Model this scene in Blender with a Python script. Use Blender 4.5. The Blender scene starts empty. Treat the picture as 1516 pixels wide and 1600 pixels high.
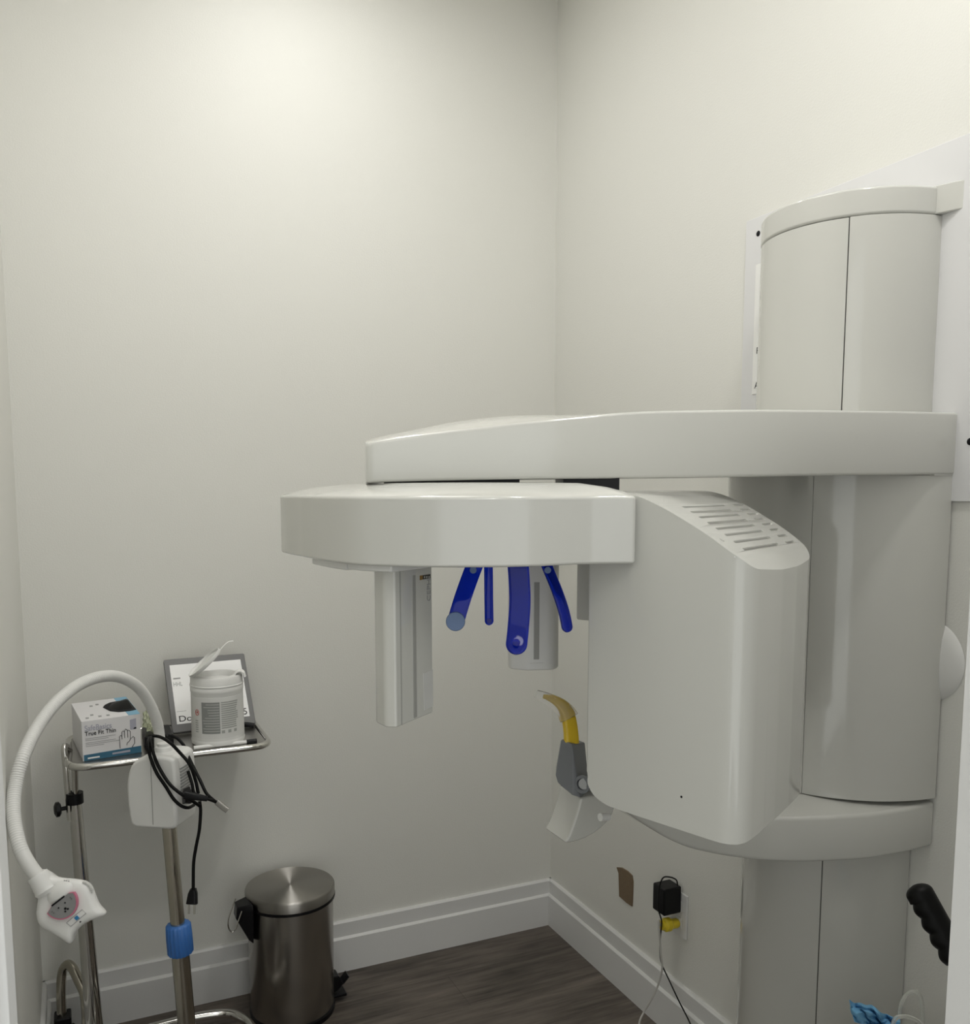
import bpy, bmesh, math, random
from mathutils import Vector, Matrix
from math import sin, cos, pi, radians, atan2, sqrt
random.seed(4)
S = bpy.context.scene
COL = S.collection

# ------------------------------------------------------------------ camera
FPX, CX, CY = 1402.0, 758.0, 917.0
PITCH, YAW = radians(6.17), radians(24.66)
CAM = Vector((-1.407, -2.536, 1.45))
FW = Vector((sin(YAW)*cos(PITCH), cos(YAW)*cos(PITCH), -sin(PITCH)))
RT = Vector((cos(YAW), -sin(YAW), 0))
UP = RT.cross(FW)
cd = bpy.data.cameras.new('camera'); cam = bpy.data.objects.new('camera', cd); COL.objects.link(cam)
cd.sensor_fit = 'HORIZONTAL'; cd.sensor_width = 36; cd.lens = 36*FPX/1516
cd.shift_y = (CY-800)/1516; cd.clip_start = .02
cam.matrix_world = Matrix((( RT.x, UP.x, -FW.x, CAM.x), (RT.y, UP.y, -FW.y, CAM.y), (RT.z, UP.z, -FW.z, CAM.z), (0, 0, 0, 1)))
S.camera = cam

# ------------------------------------------------------------------ light and exposure
S.view_settings.view_transform = 'Standard'; S.view_settings.look = 'None'
S.view_settings.gamma = 1; S.view_settings.use_curve_mapping = False
S.view_settings.exposure = 0.0
w = bpy.data.worlds.new('world'); S.world = w; w.use_nodes = True
w.node_tree.nodes['Background'].inputs[0].default_value = (.9, .92, .9, 1)
w.node_tree.nodes['Background'].inputs[1].default_value = 1.32
POT = (-.80, -.52)          # recessed downlight near the back wall
HALL = (-1.55, -3.55)       # ceiling panel in the passage behind the doorway
POT_FILL = (-.48, -1.78)        # added downlight inside the doorway, brightens the machine's right side
FILL_PANEL = (-1.05, -1.15)       # added ceiling panel, broad fill light for the room
HALL_FILL = (-1.25, -3.0)       # added passage lamp, fill light for the low parts
POT_W, FILL_PANEL_W, HALL_W, HALL_FILL_W, POT_FILL_W = 3.6, 2.2, 3, 3, 6.0
def area(name, loc, size, watts, color, spread=pi, shape='DISK', rot=(0, 0, 0)):
    l = bpy.data.lights.new(name, 'AREA'); l.shape = shape; l.size = size; l.energy = watts; l.color = color; l.spread = spread
    o = bpy.data.objects.new(name, l); COL.objects.link(o); o.location = loc; o.rotation_euler = rot
    return o
area('downlight_and_fill', (POT[0], POT[1], 2.925), .14, POT_W, (1, .99, .97))
area('fill_panel_light', (FILL_PANEL[0], FILL_PANEL[1], 2.925), .55, FILL_PANEL_W, (1, .99, .97), shape='SQUARE')
area('downlight_and_fill', (POT_FILL[0], POT_FILL[1], 2.925), .14, POT_FILL_W, (1, .985, .955))
area('hall_fill_light', (HALL_FILL[0], HALL_FILL[1], 2.925), .2, HALL_FILL_W, (1, .985, .96))
area('hall_panel_light', (HALL[0], HALL[1], 2.925), .55, HALL_W, (.97, .985, 1), shape='SQUARE')

# ------------------------------------------------------------------ helpers
def ray(x, y): return FW + RT*((x-CX)/FPX) - UP*((y-CY)/FPX)
def at(x, y, t): return CAM + ray(x, y)*t
def atY(x, y, Y): r = ray(x, y); return CAM + r*((Y-CAM.y)/r.y)
def atX(x, y, X): r = ray(x, y); return CAM + r*((X-CAM.x)/r.x)
def atZ(x, y, Z): r = ray(x, y); return CAM + r*((Z-CAM.z)/r.z)

def fin(me, angle=40):
    for p in me.polygons: p.use_smooth = True
    me.set_sharp_from_angle(angle=radians(angle))

def link(name, me, mat, parent=None):
    o = bpy.data.objects.new(name, me); COL.objects.link(o)
    if mat is not None:
        me.materials.clear(); me.materials.append(mat)
    if parent is not None:
        o.parent = parent
        o.matrix_parent_inverse = Matrix.Translation(-Vector(parent.location)) if parent.type == 'EMPTY' else Matrix.Identity(4)
    return o

def bake(o, angle=40, wn=True):
    dg = bpy.context.evaluated_depsgraph_get()
    me = bpy.data.meshes.new_from_object(o.evaluated_get(dg))
    o.modifiers.clear(); o.data = me; fin(me, angle)
    if wn:
        m = o.modifiers.new('w', 'WEIGHTED_NORMAL'); m.keep_sharp = True; m.weight = 60
        dg = bpy.context.evaluated_depsgraph_get(); me = bpy.data.meshes.new_from_object(o.evaluated_get(dg)); o.modifiers.clear(); o.data = me
    return o

def obj(name, bm, mat, parent=None, bevel=0, seg=3, angle=40, bang=35):
    bmesh.ops.remove_doubles(bm, verts=bm.verts, dist=1e-6)
    bmesh.ops.recalc_face_normals(bm, faces=bm.faces)
    me = bpy.data.meshes.new(name); bm.to_mesh(me); bm.free()
    o = link(name, me, mat, parent)
    if bevel:
        m = o.modifiers.new('b', 'BEVEL'); m.width = bevel; m.segments = seg; m.limit_method = 'ANGLE'; m.angle_limit = radians(bang)
        bake(o, angle)
    else: fin(me, angle)
    return o

def tag(o, label=None, cat=None, group=None, kind=None):
    if label: o['label'] = label
    if cat: o['category'] = cat
    if group: o['group'] = group
    if kind: o['kind'] = kind
    return o
def thing(name, loc, label, cat, group=None):
    o = bpy.data.objects.new(name, None); COL.objects.link(o); o.location = loc; o.empty_display_size = .05
    return tag(o, label, cat, group)

def add_box(bm, lo, hi, M=None):
    vs = [bm.verts.new((x, y, z)) for x in (lo[0], hi[0]) for y in (lo[1], hi[1]) for z in (lo[2], hi[2])]
    for f in ((0, 1, 3, 2), (4, 6, 7, 5), (0, 4, 5, 1), (2, 3, 7, 6), (0, 2, 6, 4), (1, 5, 7, 3)): bm.faces.new([vs[i] for i in f])
    if M: bmesh.ops.transform(bm, matrix=M, verts=vs)
    return bm
def box(lo, hi, M=None): return add_box(bmesh.new(), lo, hi, M)

def add_prism(bm, pts, z0, z1, M=None):
    n = len(pts)
    a = [bm.verts.new((p[0], p[1], z0)) for p in pts]; b = [bm.verts.new((p[0], p[1], z1)) for p in pts]
    bm.faces.new(a[::-1]); bm.faces.new(b)
    for i in range(n): bm.faces.new((a[i], a[(i+1) % n], b[(i+1) % n], b[i]))
    if M: bmesh.ops.transform(bm, matrix=M, verts=a+b)
    return bm
def prism(pts, z0, z1, M=None): return add_prism(bmesh.new(), pts, z0, z1, M)

def rpoly(pts, rad, seg=6):
    """2-D polygon with rounded corners"""
    out = []; n = len(pts)
    for i in range(n):
        r = rad[i] if isinstance(rad, (list, tuple)) else rad
        p = Vector(pts[i][:2]); a = Vector(pts[i-1][:2])-p; b = Vector(pts[(i+1) % n][:2])-p
        if r <= 0: out.append(p); continue
        ang = a.angle(b); d = min(r/math.tan(ang/2), a.length*.49, b.length*.49)
        p0 = p+a.normalized()*d; p1 = p+b.normalized()*d
        for k in range(seg+1):
            t = k/seg; out.append(p0*(1-t)**2 + p*2*t*(1-t) + p1*t*t)
    return out

def spline(pts, n=8):
    P = [Vector(p) for p in pts]; out = []
    for i in range(len(P)-1):
        a = P[i-1] if i else P[i]*2-P[i+1]; b = P[i]; c = P[i+1]; d = P[i+2] if i+2 < len(P) else P[i+1]*2-P[i]
        for k in range(n):
            t = k/n
            out.append(.5*((2*b)+(c-a)*t+(2*a-5*b+4*c-d)*t*t+(3*b-a-3*c+d)*t**3))
    out.append(P[-1]); return out

def add_tube(bm, pts, r, res=12, cap=True):
    P = [Vector(p) for p in pts]; n = len(P); rings = []
    R = r if callable(r) else (lambda s: r)
    t0 = (P[1]-P[0]).normalized(); nv = t0.orthogonal().normalized()
    for i in range(n):
        t = (P[min(i+1, n-1)]-P[max(i-1, 0)]).normalized()
        nv = (nv - t*nv.dot(t)).normalized(); bv = t.cross(nv); rr = R(i/(n-1))
        rings.append([bm.verts.new(P[i]+(nv*cos(2*pi*k/res)+bv*sin(2*pi*k/res))*rr) for k in range(res)])
    for i in range(n-1):
        for k in range(res): bm.faces.new((rings[i][k], rings[i][(k+1) % res], rings[i+1][(k+1) % res], rings[i+1][k]))
    if cap: bm.faces.new(rings[0][::-1]); bm.faces.new(rings[-1])
    return bm
def tube(pts, r, res=12): return add_tube(bmesh.new(), pts, r, res)

def add_strip(bm, pts, wdir, widths, thick, cross=None):
    """flat bar swept along pts, width along wdir"""
    P = [Vector(p) for p in pts]; n = len(P); rings = []; cl = [0]
    for a_, b_ in zip(P, P[1:]): cl.append(cl[-1]+(b_-a_).length)
    for i in range(n):
        t = (P[min(i+1, n-1)]-P[max(i-1, 0)]).normalized()
        wv = (Vector(wdir)-t*Vector(wdir).dot(t)).normalized(); nv = t.cross(wv)
        s_ = cl[i]/cl[-1]; w2 = (widths(s_) if callable(widths) else widths)/2; h = (thick(s_) if callable(thick) else thick)/2
        ring = []
        for k in range(16):
            a = 2*pi*(k+.5)/16; c, s = cos(a), sin(a)
            ring.append(bm.verts.new(P[i]+wv*(math.copysign(abs(c)**.5, c)*w2)+nv*(math.copysign(abs(s)**.5, s)*h)))
        rings.append(ring)
    for i in range(n-1):
        for k in range(16): bm.faces.new((rings[i][k], rings[i][(k+1) % 16], rings[i+1][(k+1) % 16], rings[i+1][k]))
    bm.faces.new(rings[0][::-1]); bm.faces.new(rings[-1]); return bm

def add_lathe(bm, prof, c=(0, 0, 0), res=48, M=None):
    rings = []; vs = []
    for r, z in prof:
        if r < 1e-6: v = bm.verts.new((0, 0, z)); rings.append([v]); vs.append(v)
        else:
            ring = [bm.verts.new((r*cos(2*pi*k/res), r*sin(2*pi*k/res), z)) for k in range(res)]; rings.append(ring); vs += ring
    for a, b in zip(rings, rings[1:]):
        for k in range(res):
            k2 = (k+1) % res
            if len(a) == 1 and len(b) == 1: continue
            if len(a) == 1: bm.faces.new((a[0], b[k2], b[k]))
            elif len(b) == 1: bm.faces.new((a[k], a[k2], b[0]))
            else: bm.faces.new((a[k], a[k2], b[k2], b[k]))
    bmesh.ops.transform(bm, matrix=(M if M else Matrix.Translation(c)), verts=vs); return bm
def lathe(prof, c=(0, 0, 0), res=48, M=None): return add_lathe(bmesh.new(), prof, c, res, M)

def frame(o, x, y):
    """matrix with origin o, x axis x, y axis near y"""
    x = Vector(x).normalized(); z = x.cross(Vector(y)).normalized(); y = z.cross(x)
    return Matrix(((x.x, y.x, z.x, o[0]), (x.y, y.y, z.y, o[1]), (x.z, y.z, z.z, o[2]), (0, 0, 0, 1)))
def along(a, b):
    z = (Vector(b)-Vector(a)).normalized(); x = z.orthogonal().normalized(); y = z.cross(x)
    return Matrix(((x.x, y.x, z.x, a[0]), (x.y, y.y, z.y, a[1]), (x.z, y.z, z.z, a[2]), (0, 0, 0, 1)))

def boolean(o, bm, op, angle=40):
    bmesh.ops.recalc_face_normals(bm, faces=bm.faces)
    me = bpy.data.meshes.new('cutter'); bm.to_mesh(me); bm.free()
    c = bpy.data.objects.new('cutter', me); COL.objects.link(c)
    m = o.modifiers.new('x', 'BOOLEAN'); m.operation = op; m.object = c; m.solver = 'EXACT'
    mats = list(o.data.materials); bake(o, angle)
    o.data.materials.clear(); [o.data.materials.append(x) for x in mats]
    for p in o.data.polygons: p.material_index = 0
    bpy.data.objects.remove(c); return o
def bevel(o, w_, seg=3, angle=40, bang=35):
    m = o.modifiers.new('b', 'BEVEL'); m.width = w_; m.segments = seg; m.limit_method = 'ANGLE'; m.angle_limit = radians(bang); return bake(o, angle)

def text(name, s, M, size, mat, parent, sx=1, align='LEFT', depth=.0002, bold=0):
    c = bpy.data.curves.new(name, 'FONT'); c.body = s; c.size = size; c.extrude = depth; c.align_x = align; c.offset = bold
    t = bpy.data.objects.new(name, c); COL.objects.link(t)
    dg = bpy.context.evaluated_depsgraph_get(); me = bpy.data.meshes.new_from_object(t.evaluated_get(dg))
    bpy.data.objects.remove(t)
    me.transform(M @ Matrix.Diagonal((sx, 1, 1, 1)))
    return link(name, me, mat, parent)

# ------------------------------------------------------------------ materials
def M_(name, color, rough=.5, metal=0, bump=None, coat=0, **kw):
    m = bpy.data.materials.new(name); m.use_nodes = True; nt = m.node_tree; p = nt.nodes['Principled BSDF']
    p.inputs['Base Color'].default_value = (*color, 1); p.inputs['Roughness'].default_value = rough; p.inputs['Metallic'].default_value = metal
    p.inputs['Coat Weight'].default_value = coat; p.inputs['Coat Roughness'].default_value = .05
    for k, v in kw.items(): p.inputs[k.replace('_', ' ')].default_value = v
    tc = nt.nodes.new('ShaderNodeTexCoord'); nz = nt.nodes.new('ShaderNodeTexNoise'); nt.links.new(tc.outputs['Object'], nz.inputs['Vector'])
    sc, st = bump if bump else (60, .004)
    nz.inputs['Scale'].default_value = sc; nz.inputs['Detail'].default_value = 3
    b = nt.nodes.new('ShaderNodeBump'); b.inputs['Strength'].default_value = st; b.inputs['Distance'].default_value = .002
    nt.links.new(nz.outputs['Fac'], b.inputs['Height']); nt.links.new(b.outputs[0], p.inputs['Normal'])
    return m
WALL = M_('wall_paint', (.76, .757, .715), .55, bump=(260, .22))
CEIL = M_('ceiling_paint', (.80, .79, .74), .8, bump=(200, .2))
TRIM = M_('trim_paint', (.74, .74, .73), .35, bump=(90, .03))
WHITE = M_('gloss_white_shell', (.60, .60, .565), .13, coat=.5, bump=(3, .012))
WHITE2 = M_('satin_white_plastic', (.76, .76, .74), .35)
CORE = M_('joint_shadow_plastic', (.16, .16, .15), .7)
CORE2 = M_('inner_white_plastic', (.55, .55, .52), .6)
SLOT = M_('inlay_and_slot_shade_grey', (.36, .36, .34), .5)  # grey of inlays and joints, also painted shade in the air slots
BLACK = M_('black_plastic', (.006, .006, .007), .35, Specular_IOR_Level=.22)
RUBBER = M_('black_rubber', (.004, .004, .004), .45, Specular_IOR_Level=.15)
GREY = M_('grey_plastic', (.19, .20, .215), .4)
CHROME = M_('polished_steel', (.62, .61, .58), .12, 1)
BRUSH = M_('brushed_steel', (.42, .40, .37), .27, 1)
BRASS = M_('warm_steel_tube', (.50, .47, .40), .2, 1)
BLUEP = M_('blue_collar_plastic', (.045, .17, .50), .4)
YEL = M_('yellow_plastic', (.80, .62, .03), .35)
AMBER = M_('amber_bite_plastic', (.90, .62, .03), .25, Transmission_Weight=.12)
CLEAR = M_('clear_film', (.97, .97, .96), .03, Transmission_Weight=.9, IOR=1.3)
TUBEM = M_('clear_tubing', (.85, .86, .82), .15, Transmission_Weight=.75, IOR=1.3)
BLUET = M_('blue_translucent_plastic', (.001, .022, .52), .04, Transmission_Weight=.85, IOR=1.35)
PADB = M_('grey_blue_pad', (.13, .20, .36), .5)
BOARD = M_('white_board', (.74, .74, .745), .4)
PAPER = M_('paper', (.86, .86, .84), .7)
INK = M_('ink', (.008, .008, .010), .6, Specular_IOR_Level=.15)
INKG = M_('grey_print', (.33, .33, .33), .6)
INKL = M_('pale_lilac_print', (.42, .42, .50), .6)
CARD = M_('brown_board', (.20, .145, .09), .85, bump=(120, .4))
BXBLUE = M_('carton_teal', (.035, .14, .23), .45)
BXSKY = M_('carton_sky_blue', (.20, .42, .58), .45)
CARTON = M_('carton_white', (.74, .73, .74), .5)
TABG = M_('grey_board_frame', (.15, .15, .15), .45)
MASKB = M_('blue_mask_fabric', (.17, .43, .68), .85, bump=(300, .5))
PINK = M_('pink_rim', (.55, .16, .25), .4)
BAGC = M_('pale_bag_film', (.80, .84, .66), .2, Transmission_Weight=.7, IOR=1.1)

def floor_mat():
    m = bpy.data.materials.new('plank_floor'); m.use_nodes = True; nt = m.node_tree; N = nt.nodes; L = nt.links; p = N['Principled BSDF']
    tc = N.new('ShaderNodeTexCoord'); br = N.new('ShaderNodeTexBrick'); L.new(tc.outputs['Object'], br.inputs['Vector'])
    br.inputs['Color1'].default_value = (.35, .35, .35, 1); br.inputs['Color2'].default_value = (.75, .75, .75, 1); br.inputs['Mortar'].default_value = (0, 0, 0, 1)
    br.inputs['Scale'].default_value = 1; br.inputs['Mortar Size'].default_value = .0006; br.inputs['Brick Width'].default_value = 1.2; br.inputs['Row Height'].default_value = .17; br.offset = .37
    mp = N.new('ShaderNodeMapping'); mp.inputs['Scale'].default_value = (3.5, 42, 1); L.new(tc.outputs['Object'], mp.inputs['Vector'])
    nz = N.new('ShaderNodeTexNoise'); nz.inputs['Scale'].default_value = 1; nz.inputs['Detail'].default_value = 8; nz.inputs['Roughness'].default_value = .65; L.new(mp.outputs[0], nz.inputs['Vector'])
    mp2 = N.new('ShaderNodeMapping'); mp2.inputs['Scale'].default_value = (2.2, 9, 1); L.new(tc.outputs['Object'], mp2.inputs['Vector'])
    n2 = N.new('ShaderNodeTexNoise'); n2.inputs['Scale'].default_value = 1; n2.inputs['Detail'].default_value = 4; L.new(mp2.outputs[0], n2.inputs['Vector'])
    a = N.new('ShaderNodeMath'); a.operation = 'ADD'; L.new(nz.outputs['Fac'], a.inputs[0]); L.new(n2.outputs['Fac'], a.inputs[1])
    b = N.new('ShaderNodeMath'); b.operation = 'MULTIPLY_ADD'; L.new(br.outputs['Color'], b.inputs[0]); b.inputs[1].default_value = .22; L.new(a.outputs[0], b.inputs[2])
    cr = N.new('ShaderNodeValToRGB'); e = cr.color_ramp.elements
    e[0].position = .50; e[0].color = (.040, .033, .027, 1); e[1].position = .78; e[1].color = (.20, .168, .142, 1)
    d = N.new('ShaderNodeMath'); d.operation = 'MULTIPLY'; d.inputs[1].default_value = .55; L.new(b.outputs[0], d.inputs[0]); L.new(d.outputs[0], cr.inputs[0])
    mx = N.new('ShaderNodeMix'); mx.data_type = 'RGBA'; L.new(br.outputs['Fac'], mx.inputs[0]); L.new(cr.outputs[0], mx.inputs[6]); mx.inputs[7].default_value = (.04, .034, .028, 1)
    L.new(mx.outputs[2], p.inputs['Base Color']); p.inputs['Roughness'].default_value = .5
    bp = N.new('ShaderNodeBump'); bp.inputs['Strength'].default_value = .15; bp.inputs['Distance'].default_value = .001; L.new(nz.outputs['Fac'], bp.inputs['Height']); L.new(bp.outputs[0], p.inputs['Normal'])
    return m
FLOOR = floor_mat()

def lid_mat(c):
    m = bpy.data.materials.new('spun_steel_lid'); m.use_nodes = True; nt = m.node_tree; p = nt.nodes['Principled BSDF']
    p.inputs['Base Color'].default_value = (.40, .385, .36, 1); p.inputs['Metallic'].default_value = 1; p.inputs['Roughness'].default_value = .4
    p.inputs['Anisotropic'].default_value = 1.0
    t = nt.nodes.new('ShaderNodeTangent'); t.direction_type = 'RADIAL'; t.axis = 'Z'; nt.links.new(t.outputs[0], p.inputs['Tangent'])
    p.inputs['Anisotropic Rotation'].default_value = .25
    return m

# ================================================================== SETTING
XL, YF, ZC = -1.533, -2.0, 2.95          # left wall, room face of the front wall, ceiling
DL, DR, WT = -1.45, -.690, .13            # door opening and wall thickness
def struct(name, bm, mat, **k): return tag(obj(name, bm, mat, **k), kind='structure')
struct('floor', box((-3.2, -4.6, -.05), (1.2, .1, 0)), FLOOR)
struct('ceiling', box((-3.2, -4.6, ZC), (1.2, .1, ZC+.05)), CEIL)
struct('wall_back', box((XL-.1, 0, 0), (.1, .1, ZC)), WALL)
struct('wall_right', box((0, YF-.001, 0), (.1, 0, ZC)), WALL)
struct('wall_left', box((XL-.1, YF-.001, 0), (XL, 0, ZC)), WALL)
bm = box((-3.2, YF-WT, 0), (DL, YF, ZC)); add_box(bm, (DR, YF-WT, 0), (1.2, YF, ZC)); add_box(bm, (DL, YF-WT, 2.15), (DR, YF, ZC))
struct('wall_front', bm, TRIM)
# door jamb stops in the opening
bm = box((DL, YF-.085, 0), (DL+.006, YF-.04, 2.15)); struct('trim_1', bm, TRIM, bevel=.002)
bm = box((DR-.004, YF-.085, 0), (DR, YF-.05, 2.15)); struct('trim_2', bm, TRIM, bevel=.0015)

def baseboard(name, a, b, nrm):
    """two-stepped board from a to b, profile pushed out along nrm"""
    prof = [(0, 0), (.018, 0), (.018, .102), (.0125, .1075), (.0105, .108), (.0105, .150), (.006, .1555), (0, .1555)]
    bm = bmesh.new(); rings = []
    for P in (a, b): rings.append([bm.verts.new((P[0]+nrm[0]*u, P[1]+nrm[1]*u, z)) for u, z in prof])
    n = len(prof)
    for k in range(n): bm.faces.new((rings[0][k], rings[0][(k+1) % n], rings[1][(k+1) % n], rings[1][k]))
    bm.faces.new(rings[0]); bm.faces.new(rings[1][::-1])
    return struct(name, bm, TRIM, angle=20)
baseboard('baseboard_back', (XL, 0), (0, 0), (0, -1))
baseboard('baseboard_right', (0, 0), (0, YF), (-1, 0))
baseboard('baseboard_left', (XL, 0), (XL, YF), (1, 0))

# ceiling lamps: back-wall downlight and passage panel, plus three added fill lamps
def lamp(x, y, label, sq=0):
    t = thing('ceiling_light', (x, y, ZC), label, 'ceiling light')
    E = bpy.data.materials.new('lamp_glow'); E.use_nodes = True; p = E.node_tree.nodes['Principled BSDF']
    p.inputs['Emission Color'].default_value = (1, .97, .92, 1); p.inputs['Emission Strength'].default_value = 14 if not sq else 4
    if sq:
        h = sq/2; obj('diffuser', box((x-h, y-h, ZC-.012), (x+h, y+h, ZC-.002)), E, t)
        bm = bmesh.new()
        for s in (-1, 1):
            add_box(bm, (x+s*h-.015, y-h-.015, ZC-.015), (x+s*h+.015, y+h+.015, ZC)); add_box(bm, (x-h, y+s*h-.015, ZC-.015), (x+h, y+s*h+.015, ZC))
        obj('frame', bm, TRIM, t)
    else:
        obj('diffuser', lathe([(0, -.004), (.062, -.004), (.062, 0)], (x, y, ZC-.001)), E, t)
        obj('rim', lathe([(.064, 0), (.064, -.008), (.085, -.006), (.088, 0)], (x, y, ZC)), TRIM, t)
lamp(*POT, 'round recessed ceiling downlight close to the back wall')
lamp(*FILL_PANEL, 'added square ceiling fill panel in the middle of the room', .6)
lamp(*POT_FILL, 'added round ceiling fill light just inside the doorway')
lamp(*HALL_FILL, 'added round fill light in the passage just outside the door')
lamp(*HALL, 'square ceiling light panel in the passage outside the door', .6)

# ================================================================== WALL ITEMS (right wall)
t = thing('wall_panel', (0, -1.2, 1.43), 'smooth white rectangular panel screwed to right wall behind the x-ray column', 'wall panel')
obj('panel_sheet', box((-.006, -1.98, 1.43), (-.0003, -.886, 2.047)), BOARD, t, bevel=.001, seg=2)
for x, y in ((1185, 365), (1516, 690)):
    p = atX(x, y, -.006)
    obj('screw', lathe([(0, .003), (.004, .002), (.0062, 0)], M=frame((-.006, p.y, p.z), (0, 1, 0), (0, 0, -1))), INK, t)
paper = thing('paper_notice', (-.007, -1.0, 1.66), 'white paper notice taped on wall panel, mostly hidden by the column', 'paper')
q = atX(1181, 414, -.008)
obj('paper_sheet', box((-.0075, q.y-.21, 1.663), (-.0062, q.y, q.z)), PAPER, paper)
for s, (x, y) in (('F', (1181.5, 553)), ('A', (1179.0, 607))):
    p = atX(x, y, -.0078); text('lettering', s, frame((-.0077, p.y, p.z), (0, -1, 0), (0, 0, 1)), .020, INK, paper)

# brown patch
pts = [(.5-.5, 0)]
P = [(965, 1355), (973, 1355.5), (982, 1361), (989, 1368), (990.5, 1378), (990, 1395), (989, 1416), (980, 1410), (969, 1400), (968.5, 1380), (968, 1364)]
W = [atX(x, y, 0) for x, y in P]
o = obj('wall_patch', prism([(v.y, v.z) for v in W], 0, .0035, Matrix(((0, 0, -1, 0), (1, 0, 0, 0), (0, 1, 0, 0), (0, 0, 0, 1)))), CARD)
tag(o, 'small torn brown cardboard patch on right wall above the baseboard', 'wall patch')

# outlet
t = thing('wall_outlet', (0, -.70, .284), 'white electrical outlet plate on right wall with adapter and yellow plug', 'outlet')
obj('outlet_plate', box((-.006, -.736, .284), (0, -.664, .404)), TRIM, t, bevel=.002)
for z in (.322, .368): obj('socket', box((-.0075, -.717, z-.015), (-.004, -.683, z+.015)), WHITE2, t, bevel=.004)
t = thing('power_adapter', (-.008, -.69, .36), 'black power adapter plugged into top socket of wall outlet', 'adapter')
obj('adapter_body', box((-.062, -.716, .352), (-.0078, -.664, .424)), BLACK, t, bevel=.004)
cp = [atX(1059, 1384, -.035), atX(1057, 1375, -.04), atX(1047, 1370.5, -.055), atX(1036, 1372, -.066), atX(1030, 1390, -.07), atX(1029, 1420, -.07), atX(1034, 1440, -.07), atX(1032, 1465, -.066),
      atX(1031.5, 1490, -.06), atX(1035, 1508, -.055), atX(1046, 1532, -.05), atX(1060, 1562, -.045), atX(1079, 1600, -.04), atX(1100, 1650, -.04), Vector((-.05, -.93, .03)), Vector((-.05, -.98, .006))]
obj('cable', tube(spline(cp, 6), .0019, 8), BLACK, t)
t = thing('yellow_plug', (-.008, -.70, .32), 'yellow round power plug in bottom socket of wall outlet', 'plug')
a = Vector((-.008, -.702, .318)); b = Vector((-.058, -.702, .322))
obj('plug_body', lathe([(0, 0), (.011, 0), (.013, .004), (.013, .022), (.018, .027), (.018, .040), (.0135, .044), (.0125, .052), (0, .054)], M=along(a, b), res=20), YEL, t)
cp = [Vector((-.062, -.702, .322)), atX(1029, 1437, -.075), atX(1030, 1450, -.077), atX(1031.5, 1470, -.074), atX(1032.5, 1490, -.07), atX(1035, 1512, -.066), atX(1029, 1538, -.07),
      atX(1018, 1562, -.085), atX(1006, 1582, -.10), atX(999, 1600, -.12), atX(1000, 1630, -.12), atX(1012, 1660, -.10)]
obj('cable', tube(spline(cp, 6), .0026, 8), M_('grey_cable', (.52, .51, .48), .5), t)

# ================================================================== PANORAMIC X-RAY MACHINE
XR = thing('dental_xray_machine', (0, -1.21, 0), 'large glossy white panoramic dental x-ray machine standing against the right wall', 'x-ray machine')
YC = -1.21
def arc(a, b, t0, t1, n=40):
    """points on the half ellipse bulging to -X; angle 0 = end nearest the camera (-Y)"""
    return [Vector((-a*sin(t0+(t1-t0)*k/n), YC-b*cos(t0+(t1-t0)*k/n))) for k in range(n+1)]
def azang(a, b, az):
    best = None
    for k in range(1, 1800):
        t = pi*k/1800; p = (-a*sin(t)-CAM.x, YC-b*cos(t)-CAM.y)
        e = abs(atan2(p[0], p[1])-radians(az))
        if t < 1.8 and (best is None or e < best[0]): best = (e, t)
    return best[1]
def shell(a, b, t0, t1, z0, z1, th, n=40, x0=-.002):
    out = arc(a, b, t0, t1, n); inn = arc(a-th, b-th, t0, t1, n)[::-1]
    pts = out+inn
    pts = [Vector((min(p.x, x0), p.y)) for p in pts]
    return prism(pts, z0, z1)
A1, B1, A2, B2 = .1855, .1835, .236, .232
sA = azang(A1, B1, 46.03)
g = .0016/.19
base = obj('column', prism([Vector((min(p.x, -.002), p.y)) for p in arc(A1-.006, B1-.006, 0, pi, 60)], 0, 1.93), CORE, XR)
obj('cover_panel', shell(A1, B1, .0, sA-g/2, .0, 1.9248, .0045), WHITE, XR, bevel=.0008, seg=2)
obj('cover_panel', shell(A1, B1, sA+g/2, pi, .0, 1.924, .0045), WHITE, XR, bevel=.0008, seg=2)
cap = obj('column_cap', prism([Vector((min(p.x, -.002), p.y)) for p in arc(A1+.001, B1+.001, 0, pi, 64)], 1.9255, 1.972), WHITE, XR, bevel=.005)
# wall bracket behind the column top
bm = prism([(-.022, -1.392), (-.001, -1.446), (-.001, -1.36), (-.022, -1.36)], 1.926, 1.974); obj('wall_bracket', bm, WHITE, XR, bevel=.002)

# carriage
car = obj('carriage', prism([Vector((min(p.x, -.004), p.y)) for p in arc(A2-.003, B2-.003, 0, pi, 60)], .8935, 1.474), CORE2, XR)
sB = azang(A2, B2, 44.65)
obj('carriage_cover', shell(A2, B2, 0, sB-.0012, .8935, 1.4755, .0035, x0=-.004), WHITE, XR, bevel=.0008, seg=2)
obj('carriage_cover', shell(A2, B2, sB+.0012, pi, .8935, 1.4755, .0035, x0=-.004), WHITE, XR, bevel=.0008, seg=2)

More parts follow.
